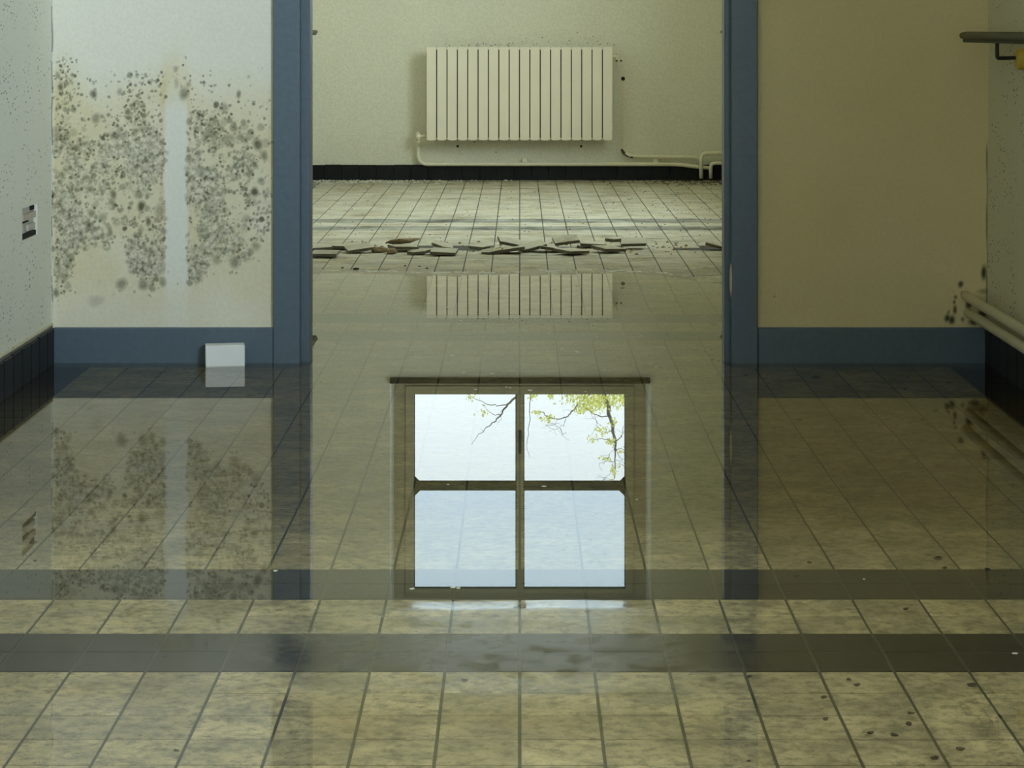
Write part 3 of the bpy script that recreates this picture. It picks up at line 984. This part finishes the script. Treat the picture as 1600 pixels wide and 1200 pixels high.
# ------------------------------------------------------------------ handrails
def handrail(sx, y0, y1, label, yb, cap=True):
    root = empty('handrail', (sx * 1.16, y1, 0.862))
    tag(root, label, 'handrail', 'corridor handrails')
    # flat oval wooden rail with a rounded end
    n = 14
    prof = []
    for k in range(n):
        a = 2 * math.pi * k / n
        ca, sa = math.cos(a), math.sin(a)
        prof.append((0.026 * math.copysign(abs(ca) ** 0.6, ca), 0.0105 * math.copysign(abs(sa) ** 0.75, sa)))
    ys = [y1, y1 - 0.004, y1 - 0.012, y1 - 0.03, y0]
    sc = [0.55, 0.8, 0.94, 1.0, 1.0]
    vs, fs = [], []
    for yy, s in zip(ys, sc):
        vs += [(sx * 1.161 + a * s, yy, 0.8625 + b * s) for a, b in prof]
    for i in range(len(ys) - 1):
        for k in range(n):
            a, b = i * n + k, i * n + (k + 1) % n
            fs.append((a, b, b + n, a + n))
    fs += [tuple(range(n)), tuple((len(ys) - 1) * n + k for k in range(n))]
    MB().add(vs, fs).obj('rail', 'rail', root, True)
    box('flat_bar', sx * 1.161 - 0.017, sx * 1.161 + 0.017, y0, y1 - 0.02, 0.845, 0.853, 'black', root, 0.001)
    for y in yb:
        mb = MB()
        x1, x2 = sx * 1.172, sx * 1.226
        tube(mb, fillet([(x1, y, 0.848), (x1, y, 0.8075), (x2, y, 0.809)], 0.006, 4), 0.0048, 8)
        br_ = mb.obj('bracket', 'black', root)
        mb = MB()
        tube(mb, [(sx * 1.217, y, 0.805), (sx * 1.221, y, 0.805), (sx * WX, y, 0.805)], [0.020, 0.025, 0.0265], 16)
        mb.obj('wall_cap', 'brass', br_)
    return root
handrail(1, 3.1, 6.12, 'dark wooden handrail on black bracket above the two cream wall pipes', (5.80, 4.5, 3.3))
handrail(-1, 6.6, 13.32, 'far handrail end peeking out beside the blue frame next to the mouldy wall', (13.27, 11.7, 10.3, 9.0, 7.6))
handrail(1, 12.0, 13.40, 'far handrail end above the riser pipes near the far corner', (13.36,))

# ------------------------------------------------------------------ broken socket in the left wall
sk = empty('wall_socket', (-WX, (SOCK[0] + SOCK[1]) / 2, SOCK[2]))
tag(sk, 'broken socket recess with dark lower edge in the wall beside the mould', 'socket')
box('recess_back', -WX - 0.03, -WX - 0.010, SOCK[0], SOCK[1], SOCK[2], SOCK[3], 'socket', sk)
box('dark_strip', -WX - 0.012, -WX - 0.003, SOCK[0] + 0.01, SOCK[1] - 0.004, SOCK[2] + 0.001, SOCK[2] + 0.013, 'hole', sk)  # dark strip painting the shade at the bottom of the recess
box('bare_strip', -WX - 0.010, -WX - 0.002, SOCK[0] + 0.03, SOCK[1] - 0.01, SOCK[3] - 0.034, SOCK[3] - 0.018, 'pink', sk)
box('dark_strip', -WX - 0.010, -WX - 0.004, SOCK[1] - 0.05, SOCK[1] - 0.02, SOCK[3] - 0.014, SOCK[3] - 0.003, 'hole', sk)
box('dark_strip', -WX - 0.010, -WX - 0.004, SOCK[0] + 0.002, SOCK[0] + 0.018, SOCK[3] - 0.036, SOCK[3] - 0.02, 'hole', sk)
box('dark_strip', -WX - 0.010, -WX - 0.005, SOCK[0] + 0.02, SOCK[0] + 0.10, SOCK[3] - 0.040, SOCK[3] - 0.037, 'hole', sk)
box('loose_shard', -WX - 0.010, -WX - 0.001, SOCK[0] + 0.08, SOCK[1] - 0.02, SOCK[2] + 0.016, SOCK[2] + 0.034, 'socket', sk, 0.003)

# ------------------------------------------------------------------ white block by the baseboard
c = ground(352, 572)
mb = MB().box(-0.051, 0.051, 0, 0.046, -0.004, 0.0545)
tag(link('white_block', mb.mesh('white_block', bevel=0.002), 'foam', None, (c.x, c.y, 0), (0, 0, R(9))), 'small white block standing in the water against the blue baseboard', 'block')

# ------------------------------------------------------------------ heaved broken tiles
slab = MB().box(-0.0495, 0.0495, -0.0495, 0.0495, -0.0065, 0.0055).mesh('broken_tile', bevel=0.0008, seg=1)
def shade_undercoat(me, mat):
    me.materials.append(M[mat])
    me.materials.append(M['adhesive_shade'])
    for p in me.polygons:
        p.material_index = 0 if p.normal.z > 0.7 else 1
    return me
shade_undercoat(slab, 'tile')
def cut_slab(seed):
    r = random.Random(seed)
    pts = []
    for k in range(6):
        a = 2 * math.pi * k / 6 + r.uniform(-0.3, 0.3)
        q = r.uniform(0.62, 1.0) * 0.055
        pts.append((q * math.cos(a), q * math.sin(a)))
    n = len(pts)
    return MB().add([(a, b, 0.0055) for a, b in pts] + [(a, b, -0.0055) for a, b in pts],
                    [tuple(range(n)), tuple(range(2 * n - 1, n - 1, -1))] + [(k, k + n, (k + 1) % n + n, (k + 1) % n) for k in range(n)]).mesh('broken_tile', bevel=0.0006, seg=1)
ZD = 0.007
SL = [  # pixel centre, lift, tilts about x / y, turn, whole?, material, label
    (497, 392, .012, 4, -3, 12, 1, 'tile', 'dark-edged broken tile half hidden by the blue frame, beside the handrail side'),
    (531, 389, .008, -3, 2, 4, 1, 'tile', 'flat loose tile behind the front slab next to the blue frame'),
    (508, 401, .010, 3, 0, -3, 1, 'tile', 'thick loose tile lying nearest the blue frame in front of the ridge'),
    (560, 394, .014, 7, -7, 14, 1, 'tile', 'tilted loose tile just before the brown mortar clump'),
    (630, 392, .012, -4, 3, 20, 1, 'tile', 'broken tile propped under the orange-brown mortar slab'),
    (694, 398, .010, 5, 2, -5, 1, 'tile', 'lone loose tile lying forward of the ridge below the radiator end'),
    (692, 389, .012, 22, 8, 35, 0, 'tile', 'small upturned tile shard behind the lone loose tile'),
    (798, 387, .020, 12, 12, 8, 1, 'tile', 'upper tile of the tent-shaped pair in the middle of the ridge'),
    (800, 395, .012, -6, -8, 0, 1, 'tile', 'lower tile of the tent-shaped pair in the middle of the ridge'),
    (832, 392, .016, 8, -14, 10, 1, 'tile', 'steeply tilted tile leaning right of the tent-shaped pair'),
    (884, 386, .026, 14, -7, 6, 1, 'tile', 'raised tile tilted on the dark gap under the radiator end'),
    (893, 397, .010, 3, 2, 40, 1, 'tile', 'diamond-turned loose tile lying at the front of the ridge'),
    (926, 386, .010, 0, 3, 0, 1, 'tile', 'thin-edged tile lying behind the raised tile'),
    (951, 394, .012, 4, 3, 33, 1, 'tile', 'diamond-turned loose tile touching the big tilted slab'),
    (990, 388, .022, 12, -2, -4, 1, 'tile', 'big tilted slab at the end of the ridge with a thick dark edge'),
    (962, 376, .004, 0, 0, 8, 0, 'tile', 'pale flat shard lying behind the big tilted slab'),
    (655, 397, .006, 2, -5, 12, 0, 'tile', 'small shard lying in front of the orange-brown mortar slab'),
    (746, 390, .010, 9, 4, -8, 0, 'tile', 'shard lying in the bare gap between the lone tile and the tent-shaped pair'),
    (768, 396, .006, 3, -10, 28, 0, 'tile', 'low shard at the near corner of the tent-shaped pair'),
    (862, 393, .010, -6, 9, 4, 1, 'tile', 'tile lying edge up between the steep tile and the front diamond'),
    (1117, 390, .012, 6, 14, 25, 0, 'tile', 'triangular tile shard against the far blue jamb'),
]
for k, (x, y, lift, tx, ty, rz, whole, mt, lb) in enumerate(SL):
    c = ground(x, y, ZD)
    me = slab if whole else shade_undercoat(cut_slab(k), 'tile')
    o = link('broken_tile', me, mt, None, (c.x, c.y, ZD + lift + 0.003), (R(tx * 0.55 + 1.5), R(ty), R(rz)))
    tag(o, lb, 'tile', 'broken tiles of the heaved ridge')
def lump(name, x, y, sx, sy, sz, mat, label, cat, seed, rot=(0, 0, 0), lift=0.0, group=None):
    bm = bmesh.new()
    bmesh.ops.create_icosphere(bm, subdivisions=2, radius=1)
    r = random.Random(seed)
    for v in bm.verts:
        q = 1 + r.uniform(-0.22, 0.18)
        v.co = Vector((v.co.x * sx * q, v.co.y * sy * q, v.co.z * sz * q))
    me = bpy.data.meshes.new(name)
    bm.to_mesh(me)
    bm.free()
    c = ground(x, y, ZD)
    return tag(link(name, me, mat, None, (c.x, c.y, ZD + sz * 0.7 + lift), rot), label, cat, group)
lump('mortar_slab', 630, 388, 0.066, 0.055, 0.011, 'mortar', 'orange-brown mortar slab lying on top of the ridge of broken tiles', 'mortar', 3, (R(-10), R(-4), R(10)), 0.022)
lump('mortar_clump', 592, 394, 0.032, 0.03, 0.013, 'mortar', 'brown crumbling mortar clump beside the orange-brown slab', 'mortar', 5)
lump('mortar_clump', 612, 396, 0.022, 0.03, 0.012, 'mortar', 'dark mortar lump under the front of the orange-brown slab', 'mortar', 6)
# mortar bed where tiles came off
mb = MB()
for (i, j) in missing:
    cx, cy = (i + 0.5) * P, Y0 + (j + 0.5) * P
    z = float(floor_h(cx, cy)) - 0.0015
    s = 0.051
    mb.add([(cx - s, cy - s, z), (cx + s, cy - s, z), (cx + s, cy + s, z), (cx - s, cy + s, z)], [(0, 1, 2, 3)])
tag(mb.obj('mortar_bed', 'bed', floor), 'bare mortar bed', kind='stuff')

# ------------------------------------------------------------------ flakes floating on the water
fl = MB()
r_ = random.Random(2)
k = 7
pts = [((0.5 + r_.uniform(-.12, .12)) * math.cos(2 * math.pi * q / k), (0.5 + r_.uniform(-.12, .12)) * math.sin(2 * math.pi * q / k)) for q in range(k)]
fl.add([(a, b, 0.06) for a, b in pts] + [(a, b, -0.02) for a, b in pts], [tuple(range(k)), tuple(range(2 * k - 1, k - 1, -1))] + [(q, q + k, (q + 1) % k + k, (q + 1) % k) for q in range(k)])
flake_me = fl.mesh('paint_flake')
FL = [(720, 501, 4), (690, 531, 3), (703, 540, 5), (642, 554.5, 4), (648, 554, 5), (707, 556, 7), (781, 553, 3), (817, 545.5, 5), (851, 546.5, 3), (855, 546.5, 3), (878, 545.5, 5), (902, 550, 9),
      (725, 582.5, 5), (769, 584, 8), (945, 578.5, 4), (953, 578.5, 4), (743, 608.5, 6), (791, 605, 4), (797, 606, 4), (828, 610, 10), (857, 514, 5), (859, 519.5, 6), (906, 506.5, 3), (973, 499, 4),
      (933, 526, 3), (1000, 525, 3), (1016, 569, 4), (1025, 573, 4), (1036, 548, 3), (915, 612, 4), (700, 757, 4), (850, 760, 7), (995, 780.5, 4), (644, 920, 9), (708, 918, 8), (716, 919, 8), (1350, 905, 5), (430, 892, 8),
      (1586, 1021, 8), (664, 474.5, 5), (676, 476, 4), (734, 479, 5), (700, 480, 4), (765, 489, 5), (900, 470, 5), (935, 473, 4), (1085, 339, 6), (948, 339, 4), (1050, 467, 5)]
for x, y, w in FL:
    c = ground(x, y)
    s = w * c.y / F
    o = link('paint_flake', flake_me, 'flake', None, (c.x, c.y, float(water_z(c.x, c.y)) if c.y < 8.4 else 0.008), (0, 0, rng.uniform(0, 6)))
    o.scale = (s, s * 0.9, 0.012)
    if y < 345:
        lb = 'white flake lying on the dry dusty tiles below the radiator'
    elif y < 500:
        lb = 'tiny white flake floating on the reflection of the radiator'
    elif y < 535:
        lb = 'white flake floating just past the reflected radiator in the doorway'
    elif y < 565:
        lb = 'white flake floating in the doorway water well before the reflected sill'
    elif y < 600:
        lb = 'white flake floating right behind the dark line of the reflected sill'
    elif y < 620:
        lb = 'white flake floating between the reflected sill and the reflected panes'
    elif y < 800:
        lb = 'white flake floating on the crossbar of the reflected window'
    elif x < 500:
        lb = 'white flake on the dark tile band below the reflected blue frame'
    elif x < 800:
        lb = 'white flake floating on the top edge of the reflected window'
    elif y < 1000:
        lb = 'white flake on the farther dark tile band away from the window reflection'
    else:
        lb = 'white flake on the nearer dark tile band at the picture edge'
    tag(o, lb, 'flake', lb.replace('white flake', 'white flakes'))

# dark crumbs, each one that can be picked out
bm = bmesh.new()
bmesh.ops.create_icosphere(bm, subdivisions=1, radius=0.5)
r_ = random.Random(8)
for v in bm.verts:
    v.co *= 1 + r_.uniform(-0.25, 0.25)
crumb_me = bpy.data.meshes.new('crumb')
bm.to_mesh(crumb_me)
bm.free()
CR = [(501, 592, 5), (544, 619, 4), (1042, 517, 6), (1042, 491, 4), (1115, 503, 10), (1125, 522, 8), (1087, 541.5, 4), (1101, 544, 4), (1112, 541, 4), (1112, 549.5, 4), (1114, 556.5, 6), (1123, 559, 5), (1075, 588, 4), (1062, 602, 4),
      (1122, 580, 4), (1031, 568, 4), (1094, 525, 5), (1275, 585, 10), (1165, 581, 6), (1418, 584, 5), (1481, 592, 5), (1414, 602, 5), (1462, 636, 7), (1250, 650, 6), (1441, 650, 5), (1218, 629, 4), (1480, 637, 4),
      (1265, 876, 8), (1466, 870, 12), (1543, 889, 12), (1476, 885, 9), (1244, 896, 8), (1453, 917, 6), (1415, 949, 8), (1326, 1058, 7), (1339, 1067, 9), (1287, 1086, 9), (1290, 1120, 9), (1423, 1111, 9), (1420, 1128, 11), (1360, 1142, 10), (1397, 1145, 11),
      (1520, 1068, 12), (1500, 1167, 11), (1461, 1181, 11), (1170, 1054, 9), (886, 832, 5), (923, 838, 5), (946, 862, 6), (923, 875, 7), (937, 875, 6), (862, 875, 4), (770, 776, 4), (684, 692, 6), (806, 946, 7), (725, 1060, 9), (55, 873, 7), (139, 633, 5), (298, 652, 5), (258, 1022, 6), (275, 1169, 8), (1170, 1185, 5), (535, 420, 5), (557, 422, 8),
      (633, 417, 4), (655, 418, 4), (667, 421, 5), (973, 449, 6), (866, 451, 4), (902, 446, 4)]
for x, y, w in CR:
    c = ground(x, y)
    s = w * c.y / F
    z = float(floor_h(c.x, c.y)) if c.y > 8.4 else float(floor_h(c.x, c.y)) + 0.0003
    o = link('crumb', crumb_me, 'grit', None, (c.x, c.y, z + 0.2 * s), (0, 0, rng.uniform(0, 6)))
    o.scale = (s, s * 1.5, s * 0.5)
    if y < 460:
        lb = 'dark crumb near the water edge in front of the broken tiles'
    elif y < 575 and x > 900:
        lb = 'dark crumb in the doorway near the foot of the blue jamb'
    elif y < 625 and x < 700:
        lb = 'dark crumb under water just inside the doorway by the mouldy wall side'
    elif y < 610 and x < 1130:
        lb = 'dark crumb in the doorway beside the reflected sill end'
    elif y < 660 and x > 1130:
        lb = 'dark crumb on the tiles along the bare cream wall baseboard'
    elif y < 700 and x < 400:
        lb = 'dark crumb on the tiles before the baseboard of the mouldy wall'
    elif x < 100:
        lb = 'dark crumb on the tiles under the reflected broken socket'
    elif 600 < x < 1000 and y < 935:
        lb = 'dark crumb showing inside the reflected window panes'
    elif x < 1000:
        lb = 'dark crumb on the foreground tiles beside the nearer dark band'
    elif y < 960:
        lb = 'dark crumb on or beside the farther dark tile band'
    else:
        lb = 'dark crumb on the foreground tiles before the nearer dark band'
    tag(o, lb, 'crumb', lb.replace('dark crumb', 'dark crumbs'))
# the uncountable grit of the dry part and the plaster dust at the foot of the far wall
def bits(name, n, fn, mat, label, cat, seed):
    r = random.Random(seed)
    mb = MB()
    for _ in range(n):
        x, y, s, z = fn(r)
        a = r.uniform(0, 3.14)
        q = [(x + s * math.cos(a + t) * r.uniform(.6, 1.2), y + 1.3 * s * math.sin(a + t) * r.uniform(.6, 1.2)) for t in (0, 1.6, 3.1, 4.7)]
        mb.add([(*p, z) for p in q] + [(x, y, z + s * r.uniform(0.4, 0.9))], [(0, 1, 4), (1, 2, 4), (2, 3, 4), (3, 0, 4)])
    tag(mb.obj(name, mat), label, cat, kind='stuff')
def f1(r):
    y = 9.86 + 3.1 * r.random()
    x = r.uniform(-WX, WX) if r.random() < 0.6 else WX - abs(r.gauss(0, 0.5))
    x = max(-WX + 0.02, min(WX - 0.02, x))
    return x, y, r.uniform(0.002, 0.0055), float(floor_h(x, y))
bits('dark_grit', 750, f1, 'grit', 'fine dark grit scattered over the dry tiles of the far room', 'grit', 1)
def f2(r):
    y = max(13.02, YF - 0.02 - abs(r.gauss(0, 0.16)))
    x = min(0.45, -WX + 0.02 + abs(r.gauss(0, 0.55)))
    return x, y, r.uniform(0.003, 0.010), float(floor_h(x, y))
bits('plaster_crumbs', 420, f2, 'plasterbit', 'pale plaster crumbs heaped along the black skirting of the far wall', 'rubble', 2)
def f3(r):
    y = max(13.02, YF - 0.02 - abs(r.gauss(0, 0.2)))
    x = max(0.48, WX - 0.02 - abs(r.gauss(0, 0.3)))
    return x, y, r.uniform(0.003, 0.010), float(floor_h(x, y))
bits('corner_grit', 260, f3, 'grit', 'dark dirt gathered under the riser pipes in the far corner', 'grit', 3)
def f4(r):
    x = r.uniform(-WX, WX)
    y = max(9.15, min(9.82, 9.45 + r.gauss(0, 0.13)))
    return x, y, r.uniform(0.003, 0.012), float(floor_h(x, y))
bits('ridge_rubble', 260, f4, 'mortar', 'small brown mortar rubble lying among the broken tiles', 'rubble', 4)

# ------------------------------------------------------------------ outside: ground and the tree
tag(box('ground', -12, 12, YF + 0.35, 40, -1.3, -1.0, 'grass'), kind='structure')
YT = 21.0
tr_ = random.Random(12)
tree = empty('tree', (1.35, YT, -1.0))
tag(tree, 'thin tree with sparse yellow-green spring leaves outside the window', 'tree')
def branch(name, pts, r0, r1, dy=0.0):
    w = [Vector(p) for p in pts]
    w = fillet(w, 0.12, 3) if len(w) > 2 else w
    n = len(w)
    w = [p + Vector((tr_.uniform(-.008, .008), 0, tr_.uniform(-.008, .008))) if 0 < i < n - 1 else p for i, p in enumerate(w)]
    mb = MB()
    tube(mb, w, [0.40 * (r0 + (r1 - r0) * i / (n - 1)) for i in range(n)], 6)
    mb.obj(name, 'bark', tree, True)
    return w
T = lambda x, y, d=0.0: mirrored(x, y, YT + d)
trunk0 = Vector((1.35, YT, -1.05))
stem = branch('trunk', [trunk0, (1.2, YT, 0.6), T(930, 560), T(946, 618), T(955, 660), T(962, 690), T(961, 715), T(960, 748)], 0.09, 0.008)
twigs = [stem[-10:]]
def br(pts, r0, r1):
    twigs.append(branch('branch', pts, r0, r1))
fork = Vector((1.2, YT, 0.75))
br([fork, T(880, 540, .4), T(840, 590, .4), T(804, 622, .4), T(790, 637, .4), T(781, 650, .4), T(768, 664, .4), T(750, 676, .4), T(737, 694, .4)], 0.04, 0.004)
br([T(797, 630, .4), T(783, 634, .4), T(765, 632, .4), T(745, 625, .4), T(728, 614, .4)], 0.013, 0.004)
br([T(783, 648, .4), T(772, 648, .4), T(762, 642, .4), T(756, 633, .4)], 0.009, 0.003)
br([T(840, 590, .4), T(828, 610, .2), T(828, 640, .2), T(826, 675, .2), T(823, 700, .2), T(828, 716, .2)], 0.013, 0.003)
br([T(940, 590), T(925, 615, .3), T(908, 627, .3), T(895, 642, .3), T(885, 652, .3), T(868, 656, .3), T(852, 650, .3), T(849, 643, .3), T(836, 643, .3)], 0.022, 0.004)
br([T(951, 650), T(938, 651, -.2), T(922, 645, -.2), T(908, 630, -.2)], 0.012, 0.006)
br([T(962, 690), T(972, 680, .2), T(974, 665, .2)], 0.011, 0.004)
br([T(957, 672), T(948, 678, .2), T(950, 665, .2)], 0.008, 0.003)
br([T(962, 692), T(945, 686, -.2), T(930, 686, -.2), T(925, 690, -.2)], 0.009, 0.003)
br([T(962, 700), T(967, 715, .1), T(976, 718, .1)], 0.008, 0.003)
br([T(960, 722), T(945, 720, .1), T(936, 724, .1)], 0.007, 0.003)
br([T(961, 705), T(968, 700, .1), T(975, 703, .1)], 0.006, 0.003)
br([T(885, 652, .3), T(884, 662, .3), T(876, 667, .3), T(868, 667, .3)], 0.006, 0.003)
for _ in range(46):
    w = tr_.choice(twigs[1:] + [stem[-9:]] * 5)
    p = w[tr_.randrange(len(w) // 3, len(w))]
    q = p + Vector((tr_.uniform(-.12, .12), tr_.uniform(-.1, .1), tr_.uniform(-.03, .12)))
    br([p, (p + q) / 2 + Vector((tr_.uniform(-.03, .03), 0, tr_.uniform(-.02, .03))), q], 0.004, 0.002)
mb = MB()
def leaf(p):
    s = tr_.uniform(0.008, 0.019)
    e = Euler((tr_.uniform(0, 6), tr_.uniform(0, 6), tr_.uniform(0, 6))).to_matrix()
    q = [p + e @ Vector(t) for t in ((-s, 0, 0), (0, s * .55, s * .15), (s, 0, 0), (0, -s * .55, s * .15))]
    mb.add(q, [(0, 1, 2, 3)])
for x, y, sx, sy, n in ((905, 620, 24, 9, 170), (940, 626, 26, 11, 260), (968, 622, 14, 10, 130), (908, 640, 8, 6, 60), (925, 634, 14, 8, 80), (832, 619, 5, 5, 26), (861, 617, 3, 5, 22), (856, 655, 8, 5, 34), (840, 645, 6, 3, 16), (955, 690, 5, 5, 34),
                        (940, 672, 9, 5, 30), (926, 686, 5, 4, 16), (945, 716, 8, 3, 18), (959, 735, 4, 9, 26), (970, 705, 5, 4, 16), (752, 643, 8, 6, 12), (735, 620, 6, 5, 12), (958, 660, 5, 8, 26), (980, 605, 30, 14, 300), (900, 600, 40, 8, 200)):
    for _ in range(int(n * 1.6)):
        leaf(T(x + tr_.gauss(0, sx * 0.7), y + tr_.gauss(0, sy * 0.7), tr_.gauss(0, 0.3)))
tag(mb.obj('foliage', 'leaf', tree), 'yellow-green young leaves', kind='stuff')
